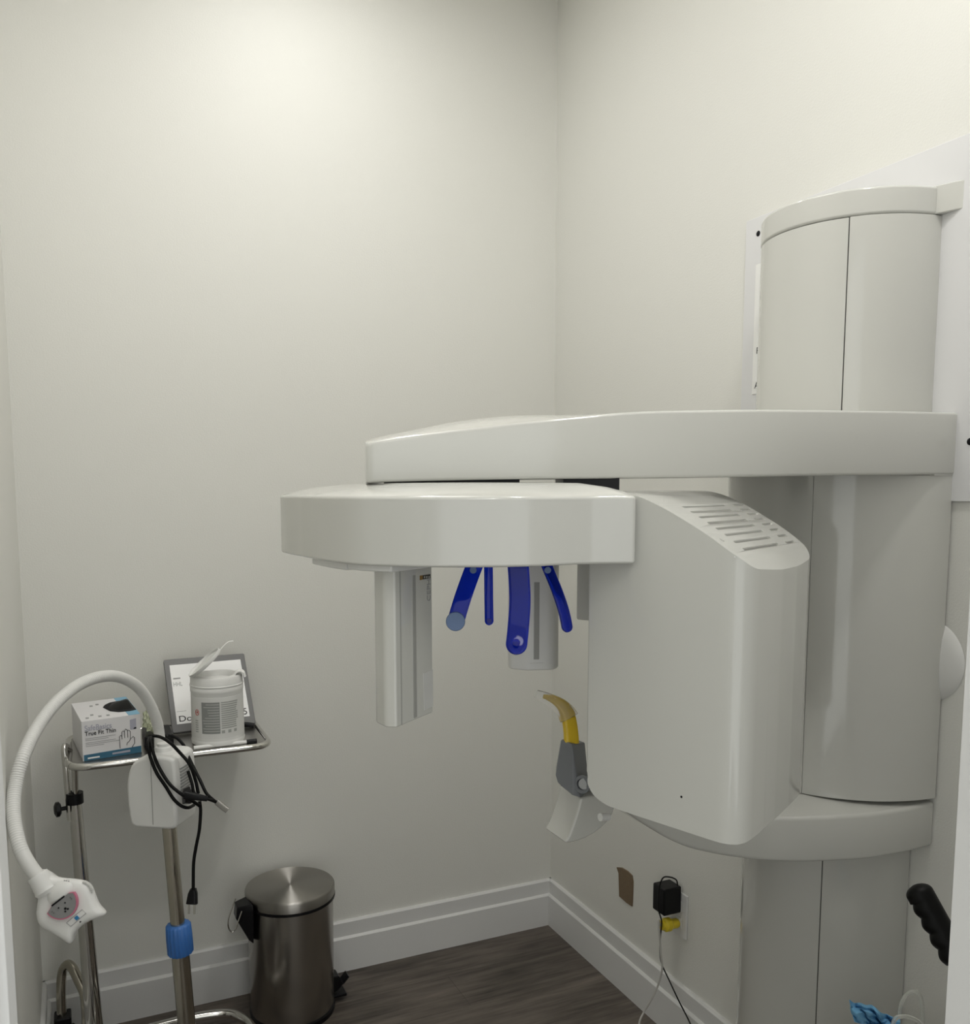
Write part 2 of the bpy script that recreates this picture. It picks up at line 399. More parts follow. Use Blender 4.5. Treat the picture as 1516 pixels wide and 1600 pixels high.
# lower shelf reaching out to the chin rest
def loft(st, cap=True):
    bm = bmesh.new(); rings = [[bm.verts.new(p) for p in r] for r in st]; n = len(rings[0])
    for a, b in zip(rings, rings[1:]):
        for k in range(n): bm.faces.new((a[k], a[(k+1) % n], b[(k+1) % n], b[k]))
    if cap: bm.faces.new(rings[0][::-1]); bm.faces.new(rings[-1])
    return bm
half = [(-.003, .2275, .800, .884), (-.04, .2285, .800, .884), (-.08, .2285, .800, .884), (-.12, .2255, .800, .884), (-.155, .221, .800, .884), (-.20, .209, .800, .884), (-.235, .197, .800, .883), (-.28, .178, .800, .882), (-.323, .156, .801, .881),
        (-.36, .132, .803, .880), (-.40, .108, .809, .882), (-.44, .090, .820, .887), (-.48, .074, .840, .898), (-.52, .060, .868, .915), (-.56, .05, .897, .932), (-.60, .042, .918, .946), (-.61, .03, .925, .945), (-.613, .02, .93, .942)]
def smooth_half(h, n=4):
    P = [Vector(p) for p in h]; out = []
    for i in range(len(P)-1):
        a = P[i-1] if i else P[i]*2-P[i+1]; b, c = P[i], P[i+1]; d = P[i+2] if i+2 < len(P) else P[i+1]*2-P[i]
        for k in range(n):
            t = k/n; out.append(.5*((2*b)+(c-a)*t+(2*a-5*b+4*c-d)*t*t+(3*b-a-3*c+d)*t**3))
    return out+[P[-1]]
def ringshape(X, w_, zb, zt, crown, r):
    r = min(r, w_*.45, (zt-zb)*.45); pts = []
    def corner(cy, cz, a0):
        for k in range(4):
            a = a0+pi/2*k/3; pts.append(Vector((X, YC+cy+r*cos(a), cz+r*sin(a))))
    corner(-(w_-r), zb+r, pi); corner(w_-r, zb+r, 1.5*pi); corner(w_-r, zt-r, 0)
    for k in range(1, 8):
        u = 1-2*k/8; pts.append(Vector((X, YC+u*(w_-r), zt+crown*(1-u*u))))
    corner(-(w_-r), zt-r, pi/2)
    return pts
obj('chin_rest_arm', loft([ringshape(*h, .0125, .007) for h in smooth_half(half)]), WHITE, XR, angle=35)

# overhead arm
arm = [(-.003, .2345, 1.4765, 1.583), (-.1, .232, 1.4755, 1.582), (-.25, .224, 1.4735, 1.579), (-.4, .208, 1.471, 1.576), (-.52, .192, 1.469, 1.572), (-.63, .173, 1.4675, 1.567), (-.72, .154, 1.4665, 1.558), (-.80, .137, 1.4655, 1.549),
       (-.88, .117, 1.464, 1.5385), (-.94, .103, 1.4625, 1.530), (-.99, .090, 1.461, 1.5225), (-1.012, .083, 1.460, 1.5175), (-1.019, .078, 1.4605, 1.515)]
def crownf(X):
    u = min(1, max(0, (-X-.62)/.16)); u = u*u*(3-2*u); d = min(1, max(0, (-X-.84)/.16)); return .002+.013*u*(1-.6*d)
def shear(ring, X):
    k = max(0, (-X-.86)/.16)*.30
    return [Vector((p.x+k*(p.y-YC+.07), p.y, p.z)) for p in ring]
obj('overhead_arm', loft([shear(ringshape(h[0], h[1], h[2], h[3], crownf(h[0]), .005), h[0]) for h in smooth_half(arm)]), WHITE, XR, angle=35)
obj('arm_joint', box((-.052, YC-.2325, 1.475), (-.004, YC+.2, 1.4775)), CORE2, XR)

# rotating beam (C-arm)
ZB, ZT = 1.351, 1.441
front = [atZ(470, 870, ZB), atZ(500, 876, ZB), atZ(550, 882.5, ZB), atZ(600, 885, ZB), atZ(650, 886.5, ZB), atZ(700, 887, ZB), atZ(750, 887, ZB), atZ(800, 886.5, ZB), atZ(850, 885, ZB), atZ(915, 881.5, ZB+.0005), atZ(992, 878, ZB+.0028)]
fl0 = [Vector((p.x, p.y)) for p in front]; fl = [Vector((p.x, p.y)) for p in spline([(p.x, p.y, 0) for p in front], 5)]
left = [Vector((-1.108, -1.11)), Vector((-1.106, -1.16))]
back = [Vector((-.675, -1.46)), Vector((-.60, -1.34)), Vector((-.58, -1.25)), Vector((-.64, -1.18)), Vector((-.76, -1.11)), Vector((-.90, -1.06)), Vector((-1.03, -1.04))]
outl = left+fl+back
bm = bmesh.new()
cen = Vector((-.83, -1.28))
rings = []
for sc, z in ((1, ZB), (1, ZT), (.93, ZT+.0065), (.82, ZT+.013), (.65, ZT+.0185), (.3, ZT+.0200)):
    rings.append([bm.verts.new((cen.x+(p.x-cen.x)*sc, cen.y+(p.y-cen.y)*sc, z)) for p in outl])
n = len(outl)
for a, b in zip(rings, rings[1:]):
    for k in range(n): bm.faces.new((a[k], a[(k+1) % n], b[(k+1) % n], b[k]))
bm.faces.new(rings[0][::-1]); bm.faces.new(rings[-1])
beam = obj('rotating_beam', bm, WHITE, XR, bevel=.004, bang=40)
def pad(a, th):
    a = [p+(cen-p).normalized()*.016 for p in a]; b = [cen+(p-cen)*.60 for p in a][::-1]
    obj('end_pad', prism(a+b, ZB-th, ZB+.002), WHITE2, XR, bevel=.003)
pad([fl0[0], fl0[1], fl0[1].lerp(fl0[2], .5)], .0115)
pad([fl0[1].lerp(fl0[2], .54), fl0[2], fl0[3]], .0095)
# hub between arm and beam
for (x0, x1, dz) in ((600, 812, 0), (880, 968, 0)):
    a = at(x0, 760, 1.36); b = at(x1, 760, 1.36)
    obj('bearing', prism([Vector((a.x, a.y)), Vector((b.x, b.y)), Vector((b.x+.02, b.y+.06)), Vector((a.x+.02, a.y+.06))], 1.447, 1.468), BLACK, XR)

# tube head
P0 = Vector((-.742, -1.44)); P1 = Vector((-.661, -1.68)); e1 = (P1-P0).normalized(); e2 = (Vector((-.436, -1.55))-P1).normalized(); L1 = (P1-P0).length; L2 = .262
P2 = P1+e2*L2; P3 = P0+e2*L2
P2 = P1+e2*.292; P3 = P0+e2*.335
pl = rpoly([P0, P1, P1+e2*.145+e1*.012, P2, P3], [.006, .032, 3.0, .080, .02], 12)
head = obj('tube_head', prism(pl, .9, 1.6), WHITE, XR)
prof = [(-.05, 1.449), (.02, 1.449), (.055, 1.4475), (.0864, 1.4410), (.1241, 1.4275), (.1609, 1.4105), (.1961, 1.3925), (.2241, 1.3760), (.2359, 1.3690), (.2445, 1.3625), (.262, 1.346)]
bot = [(.262, 1.006), (.245, 1.0), (.15, .9995), (.06, 1.0), (.035, 1.002), (.015, 1.010), (.004, 1.024), (-.001, 1.045), (-.05, 1.06)]
poly = spline([(s, z, 0) for s, z in prof], 4) + spline([(s, z, 0) for s, z in bot], 4)
Mx = Matrix(((e1.x, 0, e2.x, P0.x), (e1.y, 0, e2.y, P0.y), (0, 1, 0, 0), (0, 0, 0, 1)))
boolean(head, prism([(p.x, p.y) for p in poly], -.1, .5, Mx), 'INTERSECT')
bevel(head, .008, 4, 40, 38)
# air slots cut in the sloping top
def ztop(s):
    for a, b in zip(prof, prof[1:]):
        if a[0] <= s <= b[0]: return a[1]+(b[1]-a[1])*(s-a[0])/(b[0]-a[0])
def sv(p):
    d = Vector((p.x, p.y))-P0; D = e1.x*e2.y-e1.y*e2.x; return (d.x*e2.y-d.y*e2.x)/D, (e1.x*d.y-e1.y*d.x)/D
def on_top(x, y):
    lo, hi = 1.345, 1.4469
    for _ in range(40):
        z = (lo+hi)/2; p = atZ(x, y, z); s, v = sv(p)
        if ztop(min(max(s, -.049), .2619)) > z: lo = z
        else: hi = z
    return p, s, v
cut = bmesh.new(); info = []
C1 = (on_top(1068, 793)[2], on_top(1129, 788)[2]); C2 = (on_top(1160, 857)[2], on_top(1217, 850)[2])
for k in range(8):
    s = .1265+.1005*k/7; f = k/7
    for (v0, v1) in ((C1[0]*(1-f)+C2[0]*f, C1[1]*(1-f)+C2[1]*f), (.262*(1-f)+.2267*f, .306*(1-f)+.268*f)):
        z = ztop(s); sl = (ztop(s+.003)-ztop(s-.003))/.006; tdir = Vector((e1.x, e1.y, sl)).normalized()
        nrm = Vector((e2.x, e2.y, 0)).cross(tdir); nrm = nrm if nrm.z > 0 else -nrm
        c = Vector((P0.x+e1.x*s, P0.y+e1.y*s, z))
        M = Matrix(((tdir.x, e2.x, nrm.x, c.x), (tdir.y, e2.y, nrm.y, c.y), (tdir.z, 0, nrm.z, c.z), (0, 0, 0, 1)))
        add_prism(cut, rpoly([(-.0027, v0), (.0027, v0), (.0027, v1), (-.0027, v1)], .0026, 4), -.0045, .02, M); info.append((M, v0, v1))
boolean(head, cut, 'DIFFERENCE', 24)
for M, v0, v1 in info:
    obj('slot_shade', prism(rpoly([(-.0026, v0+.0002), (.0026, v0+.0002), (.0026, v1-.0002), (-.0026, v1-.0002)], .0025, 4), -.0044, -.0036, M), SLOT, head)  # grey slot floors paint the shade inside the white slots
p, s, v = on_top(1127, 843)
obj('status_lamp', lathe([(0, .0015), (.0045, .001), (.006, -.002)], M=frame(p+Vector((0, 0, -.001)), (e2.x, e2.y, 0), (-e1.x, -e1.y, .5)), res=24), SLOT, head)
n1 = Vector((-e2.x, -e2.y, 0))
def on_face(x, y, off=0):
    nn = Vector((e1.y, -e1.x, 0)); nn = nn if nn.dot(n1) > 0 else -nn
    r = ray(x, y); P = Vector((P0.x, P0.y, 0)); s = (P-CAM).dot(nn)/r.dot(nn); return CAM+r*s, nn
for (x, y, rr, m) in ((1065, 1245, .0016, INK), (1148.5, 870.5, .0012, WHITE2)):
    p, nn = on_face(x, y); obj('pin_hole', lathe([(0, .0006), (rr, .0003), (rr, 0)], M=frame(p, Vector((0, 0, 1)).cross(nn), (0, 0, 1)), res=12), m, head)
# collimator on the inner side of the tube head
q = Vector((-.700, -1.335)); obj('collimator', prism(rpoly([q, q+e2*.12, q+e2*.12+e1*.06, q+e1*.09+e2*.01], .006), 1.249, 1.352), WHITE, XR, bevel=.003)

# long detector housing at the far end
SA = Vector((-1.013, -1.385)); SB = Vector((-.936, -1.326)); sd = (SB-SA).normalized(); sn = Vector((sd.y, -sd.x))
if sn.y > 0: sn = -sn
bk = -sn
pl = [SA, SB, SB+bk*.03, SB+bk*.055-sd*.02, SA+bk*.06+sd*.01, SA+bk*.05-sd*.012, SA+bk*.028-sd*.022, SA+bk*.011-sd*.018]
pl = [SA, SB] + rpoly([SB, SB+bk*.045, SA+sd*.045+bk*.055, SA+sd*.010+bk*.042, SA-sd*.006+bk*.014, SA], [0, .02, .02, .02, .012, 0], 6)[1:-1]
zb = 1.1235
sen = obj('detector_housing', prism(pl, zb, ZB+.01), WHITE, XR, bevel=.0025)
def face_xy(x, y, off=0):
    nn = Vector((sn.x, sn.y, 0)); P = Vector((SA.x, SA.y, 0))+nn*off; r = ray(x, y); return CAM+r*((P-CAM).dot(nn)/r.dot(nn))
def sface(quad, name, m, th=.0006, rad=0):
    nn = Vector((sn.x, sn.y, 0)); M = frame(Vector((SA.x, SA.y, 0)), (sd.x, sd.y, 0), (0, 0, 1)); Mi = M.inverted()
    pts = [(Mi @ face_xy(x, y)) for x, y in quad]; sgn = 1 if (M.col[2].to_3d()).dot(nn) > 0 else -1
    return obj(name, prism([(p.x, p.y) for p in pts], 0, sgn*th, M), m, sen)
sface([(644.5, 899), (649, 898.5), (651.5, 1120), (646.5, 1122)], 'sensor_line', SLOT)
sface([(661, 1052), (676, 1046), (676.5, 1103), (663, 1110)], 'label_plate', M_('pale_label', (.62, .62, .60), .5))
sface([(656, 899.5), (660, 899), (660, 905.5), (656, 906.5)], 'logo_plate', M_('logo_orange', (.30, .17, .04), .5), .0007)
sface([(660, 899), (672, 897), (672, 903.5), (660, 905.5)], 'logo_plate', M_('logo_dark', (.05, .045, .04), .5), .0007)
for x0 in (662, 665.5, 669): sface([(x0, 900.2), (x0+1.6, 900), (x0+1.6, 903), (x0, 903.6)], 'logo_mark', M_('logo_pale', (.45, .45, .42), .5), .0010)
p = face_xy(672.5, 939); M = frame(p+Vector((sn.x, sn.y, 0))*.0004, (0, 0, 1), (-sd.x, -sd.y, 0)); text('lettering', 'CEPH', M, .0135, INKG, sen)
sface([(624, 884), (625.6, 884), (628.5, 1133), (627.1, 1133)], 'housing_joint', SLOT, .0004)

# round housing hanging behind
cc = Vector((-.715, -1.215)); bm = prism(rpoly([cc+Vector((-.042, .0)), cc+Vector((-.020, -.026)), cc+Vector((.022, -.040)), cc+Vector((.042, -.02)), cc+Vector((.05, .03)), cc+Vector((-.02, .05))], .022, 8), 1.153, ZB+.01)
cyl = obj('sensor_housing', bm, WHITE2, XR, bevel=.003)
d2 = (Vector((.022, -.040))-Vector((-.020, -.026))).normalized(); nn = Vector((d2.y, -d2.x)); nn = nn if nn.y < 0 else -nn
M = frame(Vector((cc.x-.020, cc.y-.026, 0)), (d2.x, d2.y, 0), (0, 0, 1)); sg = 1 if M.col[2].to_3d().dot(Vector((nn.x, nn.y, 0))) > 0 else -1
obj('sensor_line', prism([(.010, 1.172), (.019, 1.172), (.019, 1.30), (.010, 1.30)], -.003*sg, .0008*sg, M), SLOT, cyl)
bm = prism([(.004, 1.164), (.026, 1.164), (.026, 1.166), (.004, 1.166)], -.003*sg, .0014*sg, M); obj('slot_frame', bm, WHITE2, cyl)

# blue temple supports
def blade(px, wpx, thick, tend, wdir=RT, pads=()):
    P = [at(x, y, t_) for x, y, t_ in px]; w_ = wpx*px[-1][2]/FPX
    L = sum((b-a).length for a, b in zip(P, P[1:]))
    rr = w_/2
    def wf(s):
        d = max(0, (1-s)*L)
        return w_*(sqrt(max(.01, 1-((rr-d)/rr)**2)) if d < rr else 1)
    pts = spline(P, 8); 
    tail = []
    e = (pts[-1]-pts[-2]); 
    o = obj('temple_support', add_strip(bmesh.new(), [p for p in pts if (p-pts[-1]).length > rr*1.15]+[pts[-1]-e.normalized()*rr*f for f in (1.0, .8, .6, .42, .27, .15, .06, .01)], wdir, wf, thick), BLUET, XR, angle=50)
    for (x, y, t_, r_, m) in pads:
        p = at(x, y, t_); obj('pad', lathe([(0, .0035), (r_*.93, .0035), (r_, .002), (r_, 0), (0, 0)], M=frame(p, RT, UP), res=32), m, o)
    return o
blade([(748, 868, 1.30), (738, 893, 1.30), (724, 932, 1.29), (712, 972, 1.285), (709.5, 984, 1.285)], 27, .004, 0, RT, [(712, 971, 1.281, .0138, PADB), (739.5, 891, 1.293, .0050, PADB)])
blade([(763, 868, 1.42), (763.5, 900, 1.42), (764, 945, 1.42), (764.5, 977, 1.42)], 14, .010, 0, RT, [(764.5, 970, 1.412, .0040, BLUET)])
blade([(808, 868, 1.22), (811, 900, 1.22), (812.5, 940, 1.215), (810, 980, 1.21), (805.5, 1023, 1.20)], 34, .005, 0, RT, [(807, 1004, 1.196, .0050, BLUET)])
blade([(848, 866, 1.30), (857, 890, 1.30), (870, 922, 1.29), (881, 955, 1.285), (888, 988, 1.28)], 19, .005, 0, RT+FW*.4, [(856, 891, 1.293, .0048, PADB)])

# chin rest / bite block
TB = 1.53
def bx(x, y, t_=TB): return at(x, y, t_)
bm = bmesh.new()
for q in [(877, 1155, TB), (895, 1163, TB-.02), (914, 1160, TB+.03), (897, 1153, TB+.045), (868.5, 1212, TB), (871, 1222, TB), (877, 1228, TB), (895, 1243, TB-.022), (906, 1246, TB-.02), (922, 1242, TB+.03), (869, 1200, TB+.03), (895, 1225, TB+.05)]:
    bm.verts.new(at(*q))
bmesh.ops.convex_hull(bm, input=bm.verts)
hold = obj('bite_block_holder', bm, GREY, XR, bevel=.0025)
obj('pivot', tube([at(912, 1225, TB-.03), at(924, 1222, TB)], .009, 20), M_('light_grey_plastic', (.42, .43, .44), .3), hold)
obj('pivot_ring', lathe([(.0095, -.002), (.015, -.002), (.015, .003), (.0095, .003)], M=along(at(910, 1225.5, TB-.026), at(924, 1222, TB)), res=24), GREY, hold)
bp = [(893, 1161.5, TB), (892.5, 1150, TB), (891, 1135, TB), (888, 1120, TB), (881, 1106, TB), (870, 1096, TB), (858, 1090.5, TB), (849, 1088, TB)]
obj('bite_block', add_strip(bmesh.new(), spline([at(*q) for q in bp], 6), RT+FW*.3, lambda s: .0255-.004*s if s < .45 else max(.006, .0237-.030*(s-.45)), lambda s: .016 if s < .45 else max(.004, .016-.022*(s-.45))), AMBER, hold, angle=35)
sp = [(889, 1121, TB), (884, 1112, TB), (874, 1102, TB), (862, 1095, TB), (850, 1089, TB), (838, 1084, TB)]
obj('plastic_sleeve', add_strip(bmesh.new(), spline([at(*q) for q in sp], 5), RT+UP*1.0, lambda s: .034-.02*s, lambda s: .026-.02*s), CLEAR, hold, angle=25)
# curved patient handle
YH = -1.27
def hand(pts, depth, par=XR):
    W = [atY(x, y, YH) for x, y in pts]
    M = Matrix(((1, 0, 0, 0), (0, 0, 1, YH), (0, 1, 0, 0), (0, 0, 0, 1)))
    return obj('patient_handle', prism([(v.x, v.z) for v in W], 0, depth, M), WHITE, par, bevel=.004)
hp = [(908, 1247), (904.5, 1262), (900.5, 1276), (895, 1292), (889.5, 1306), (883, 1317.5), (892, 1317), (904, 1314), (916, 1309.5), (928, 1303), (940, 1294), (951, 1283), (958, 1272), (962, 1258), (960, 1246), (925, 1244)]
hn = hand(hp, .072)
obj('handle_end_cap', tube([at(938, 1277, 1.44), at(951, 1276, 1.45)], .0065, 16), WHITE2, hn)

# dome on the wall behind carriage
p = atX(1466, 1035, 0)
o = obj('wall_dome', lathe([(0, .014), (.030, .0125), (.055, .009), (.070, .004), (.075, 0)], M=frame((-.0005, -1.408, 1.142), (0, 1, 0), (0, 0, -1)), res=48), WHITE2)
tag(o, 'round white dome-shaped cover on right wall just behind the x-ray carriage', 'wall cover')

# ================================================================== PEDAL BIN
bc = Vector((-.905, -.150, 0))
BIN = thing('pedal_bin', bc, 'round brushed stainless steel pedal bin on floor near back wall', 'pedal bin')
obj('bin_body', lathe([(0, .012), (.112, .012), (.114, .02), (.1165, .30), (.1165, .338), (0, .338)], bc, 64), BRUSH, BIN)
obj('base_ring', lathe([(0, 0), (.116, 0), (.117, .014), (.114, .018), (0, .018)], bc, 64), BLACK, BIN)
obj('rim_ring', lathe([(.112, .329), (.1225, .329), (.1225, .335), (.112, .337)], bc, 64), BLACK, BIN)
bm = lathe([(.1205, .336), (.1215, .338), (.1215, .361), (.1200, .3645), (.116, .3660), (.05, .3662), (0, .3663)], (0, 0, 0), 96)
lid = obj('lid', bm, lid_mat(bc), BIN, angle=50); lid.location = bc
hx = bc+Vector((-.122, -.035, 0))
bm = bmesh.new(); [bm.verts.new(bc+Vector(v)) for v in ((-.156, -.055, .322), (-.156, -.012, .322), (-.112, -.070, .336), (-.112, .0, .336), (-.152, -.055, .352), (-.152, -.012, .352), (-.112, -.065, .358), (-.112, 0, .358), (-.112, -.060, .245), (-.114, -.012, .245), (-.124, -.055, .255), (-.144, -.05, .305))]
bmesh.ops.convex_hull(bm, input=bm.verts); obj('hinge', bm, BLACK, BIN, bevel=.004)
hw = [atY(x, y, -.225) for x, y in ((368, 1404), (363, 1418), (357, 1436), (357, 1449), (362, 1456), (368, 1452), (373, 1438), (378, 1424))]
obj('carry_handle', tube(spline(hw, 6), .0018, 8), CHROME, BIN)
ped = bc+Vector((.118, .0, 0))
bm = bmesh.new()
for v in ((.100, -.03, .035), (.100, .03, .035), (.100, -.03, .085), (.100, .03, .085), (.128, -.022, .078), (.128, .022, .078), (.142, -.02, .052), (.142, .02, .052), (.125, -.02, .035), (.125, .02, .035)): bm.verts.new(bc+Vector(v))
bmesh.ops.convex_hull(bm, input=bm.verts); obj('pedal_bracket', bm, BLACK, BIN, bevel=.003)
bm = box(bc+Vector((.10, -.022, .014)), bc+Vector((.150, .022, .024))); obj('pedal', bm, BLACK, BIN, bevel=.003)
bm = bmesh.new(); add_strip(bm, [bc+Vector((.128, 0, .045)), bc+Vector((.143, 0, .052)), bc+Vector((.158, 0, .068))], (0, 1, 0), .036, .006); obj('pedal_spur', bm, BLACK, BIN)

# ================================================================== INSTRUMENT STAND
TZ = .825
ST = thing('instrument_stand', (-1.42, -.25, 0), 'chrome tubular instrument stand with tray against the back wall', 'instrument stand')
fx0, fx1, fy0, fy1 = -1.440, -.985, -.345, -.055
rail = rpoly([(fx0, fy0), (fx1, fy0), (fx1, fy1), (fx0, fy1)], .05, 8)
pts = [Vector((p.x, p.y, TZ-.004)) for p in rail]; pts = pts[3:]+pts[:4]
obj('tray_rail', tube(pts, .0085, 12), CHROME, ST)
obj('tray', prism(rpoly([(fx0+.006, fy0+.006), (fx1-.006, fy0+.006), (fx1-.006, fy1-.006), (fx0+.006, fy1-.006)], .045, 8), TZ-.006, TZ), M_('dull_steel_tray', (.42, .41, .39), .3, 1), ST)
# inner posts from the tray, outer post, main tube
pb_ = Vector((-1.411, -.25, .10)); pt_ = Vector((-1.431, -.25, .72))
obj('post', tube([pb_+Vector((0, 0, -.03)), pt_], lambda s: .0210-.0068*s, 20), CHROME, ST)
obj('slide_tube', tube([pt_-Vector((0, 0, .05)), Vector((-1.428, -.27, .80)), Vector((-1.420, -.30, TZ-.006))], .0075, 14), CHROME, ST)
obj('slide_tube', tube(spline([pt_-Vector((.012, 0, .05)), Vector((-1.447, -.25, .80)), Vector((-1.448, -.24, .845)), Vector((-1.440, -.22, TZ+.01)), Vector((-1.437, -.2, TZ-.004))], 5), .0075, 14), CHROME, ST)
cl = obj('clamp_collar', lathe([(.0, -.013), (.0195, -.013), (.0195, .013), (0, .013)], (-1.4315, -.25, .722), 24), BLACK, ST)
kn = Vector((-1.447, -.25, .700))
obj('clamp_knob', lathe([(0, 0), (.005, 0), (.005, .014), (.012, .015), (.018, .019), (.018, .026), (.010, .03), (0, .03)], M=along(kn, kn+Vector((-1, -.15, 0))), res=10), BLACK, ST)
# base
zb_ = .09
obj('base_tube', tube(spline([(-1.411, -.25, zb_), (-1.30, -.235, zb_+.002), (-1.18, -.235, zb_+.004), (-1.10, -.245, zb_), (-1.065, -.275, zb_-.004), (-1.045, -.33, zb_-.008), (-1.04, -.48, zb_-.012)], 6), .0115, 16), CHROME, ST)
obj('base_tube', tube(spline([atY(136, 1610, -.23), atY(135, 1580, -.23), atY(132, 1553, -.22), atY(122, 1530, -.19), atY(113, 1512, -.16), atY(105, 1507, -.14), atY(98, 1517, -.12), atY(95.5, 1540, -.12), atY(96, 1572, -.12), Vector((atY(96, 1572, -.12).x, -.12, .08))], 6), .0115, 16), BRASS, ST)
obj('base_tube', tube(spline([(-1.411, -.25, zb_), (-1.415, -.34, zb_-.005), (-1.42, -.48, zb_-.012)], 6), .0115, 16), CHROME, ST)
def caster(p):
    c = obj('caster', box((p[0]-.018, p[1]-.024, .066), (p[0]+.022, p[1]+.024, .118)), BLACK, ST, bevel=.004)
    for s in (-.011, .011):
        obj('wheel', lathe([(0, -.005), (.041, -.005), (.045, 0), (.041, .005), (0, .005)], M=along(Vector((p[0]+s+.008, p[1]-.014, .045)), Vector((p[0]+s+1, p[1]-.3, .045))), res=24), RUBBER, c)
    return c
cz = atY(96, 1575, -.12)
for p in ((cz.x, -.12), (-1.042, -.47), (-1.42, -.47)): caster(p)

# ---- things on the tray
# glove carton
G0 = Vector((-1.409, -.315, TZ)); gx = Vector((.128, .022, 0)); gl = gx.length; gx.normalize(); gy = Vector((-gx.y, gx.x, 0)); gd = .205; gh = .095
gy = (Vector((-1.431, -.10, 0))-Vector((-1.409, -.315, 0))).normalized()
GB = thing('glove_box', G0, 'open white and teal carton of black gloves on left end of tray', 'glove box')
def gp(u, v, z): return G0+gx*u+gy*v+Vector((0, 0, z))
bm = bmesh.new(); vs = [bm.verts.new(gp(u, v, z)) for z in (.0005, gh) for u, v in ((0, 0), (gl, 0), (gl, gd), (0, gd))]
for f in ((3, 2, 1, 0), (4, 5, 6, 7), (0, 1, 5, 4), (1, 2, 6, 5), (2, 3, 7, 6), (3, 0, 4, 7)): bm.faces.new([vs[i] for i in f])
obj('carton', bm, CARTON, GB, bevel=.0008, seg=2)
def plate(name, par, m, pts3, off, th=.0004):
    P = [Vector(p) for p in pts3]; n = (P[1]-P[0]).cross(P[2]-P[0]).normalized()
    if n.dot(CAM-P[0]) < 0 and abs(n.z) < .5: n = -n
    if abs(n.z) >= .5 and n.z < 0: n = -n
    bm = bmesh.new(); a = [bm.verts.new(p+n*(off-th)) for p in P]; b = [bm.verts.new(p+n*off) for p in P]; k = len(P)
    bm.faces.new(a[::-1]); bm.faces.new(b)
    for i in range(k): bm.faces.new((a[i], a[(i+1) % k], b[(i+1) % k], b[i]))
    return obj(name, bm, m, par)
plate('teal_band', GB, BXBLUE, [gp(.002, 0, .001), gp(gl-.0005, 0, .001), gp(gl-.0005, 0, .0175), gp(.002, 0, .0155)], .0005)
plate('blue_corner', GB, BXSKY, [gp(gl-.026, 0, gh), gp(gl, 0, gh), gp(gl, gd, gh), gp(gl-.030, gd, gh)], .0005)
op = [(.062, .115), (.072, .065), (.088, .045), (.112, .040), (gl-.001, .045), (gl-.001, .17), (.085, .160), (.070, .140)]
gm = [plate('opening', GB, INK, [gp(u, v, gh) for u, v in op], .0009)]
bm = bmesh.new()
for u, v, z in ((.070, .10, gh), (.09, .06, gh), (gl-.004, .06, gh), (gl-.004, .155, gh), (.085, .15, gh), (.095, .10, gh+.012), (.120, .10, gh+.014), (.120, .13, gh+.012)): bm.verts.new(gp(u, v, z))
bmesh.ops.convex_hull(bm, input=bm.verts); obj('black_glove', bm, RUBBER, GB, bevel=.003)
MF = frame(gp(.005, -.0006, 0), gx, (0, 0, 1))
def gt(s, u, z, size, m, sx=1, bold=0): text('lettering', s, MF @ Matrix.Translation((u-.005, z, 0)), size, m, GB, sx=sx, bold=bold)
gt('SafeBasics', .006, .0715, .0185, INKL, .80, .0002); gt('True Fit Thin', .006, .0600, .0145, INK, .88, .0001)
for k, (w_, z) in enumerate(((.066, .0525), (.050, .0485), (.066, .0425), (.074, .0385), (.040, .0345))):
    plate('small_print', GB, INKG, [gp(.007, 0, z), gp(.007+w_, 0, z), gp(.007+w_, 0, z+.0011), gp(.007, 0, z+.0011)], .0005)
plate('small_print', GB, PAPER, [gp(.010, 0, .005), gp(.036, 0, .005), gp(.036, 0, .0085), gp(.010, 0, .0085)], .0008)
plate('small_print', GB, INKL, [gp(.064, 0, .007), gp(.104, 0, .007), gp(.104, 0, .012), gp(.064, 0, .011)], .0008)
plate('small_print', GB, INKL, [gp(.106, 0, .060), gp(.120, 0, .060), gp(.120, 0, .086), gp(.106, 0, .084)], .0006)
plate('small_print', GB, INK, [gp(.113, 0, .061), gp(.120, 0, .061), gp(.120, 0, .0645), gp(.115, 0, .064)], .0009)
for (u, v) in ((.012, .02), (.025, .045), (.040, .022), (.058, .022), (.035, .14), (.05, .15)):
    plate('small_print', GB, INKG, [gp(u, v, gh), gp(u+.007, v, gh), gp(u+.008, v+.012, gh), gp(u+.001, v+.014, gh)], .0006)
hnd = [(.082, .019), (.081, .047), (.084, .050), (.087, .047), (.087, .040), (.087, .057), (.090, .060), (.093, .057), (.093, .042), (.093, .060), (.0965, .0635), (.100, .060), (.100, .042), (.100, .058), (.103, .060), (.106, .056), (.106, .038), (.112, .043), (.115, .040), (.115, .026), (.110, .020), (.109, .017)]
obj('hand_drawing', tube([gp(u, -.0006, z) for u, z in hnd], .0006, 5), INK, GB)
obj('hand_drawing', tube([gp(u, -.0006, z) for u, z in ((.106, .038), (.103, .033), (.098, .029), (.097, .024))], .0006, 5), INK, GB)

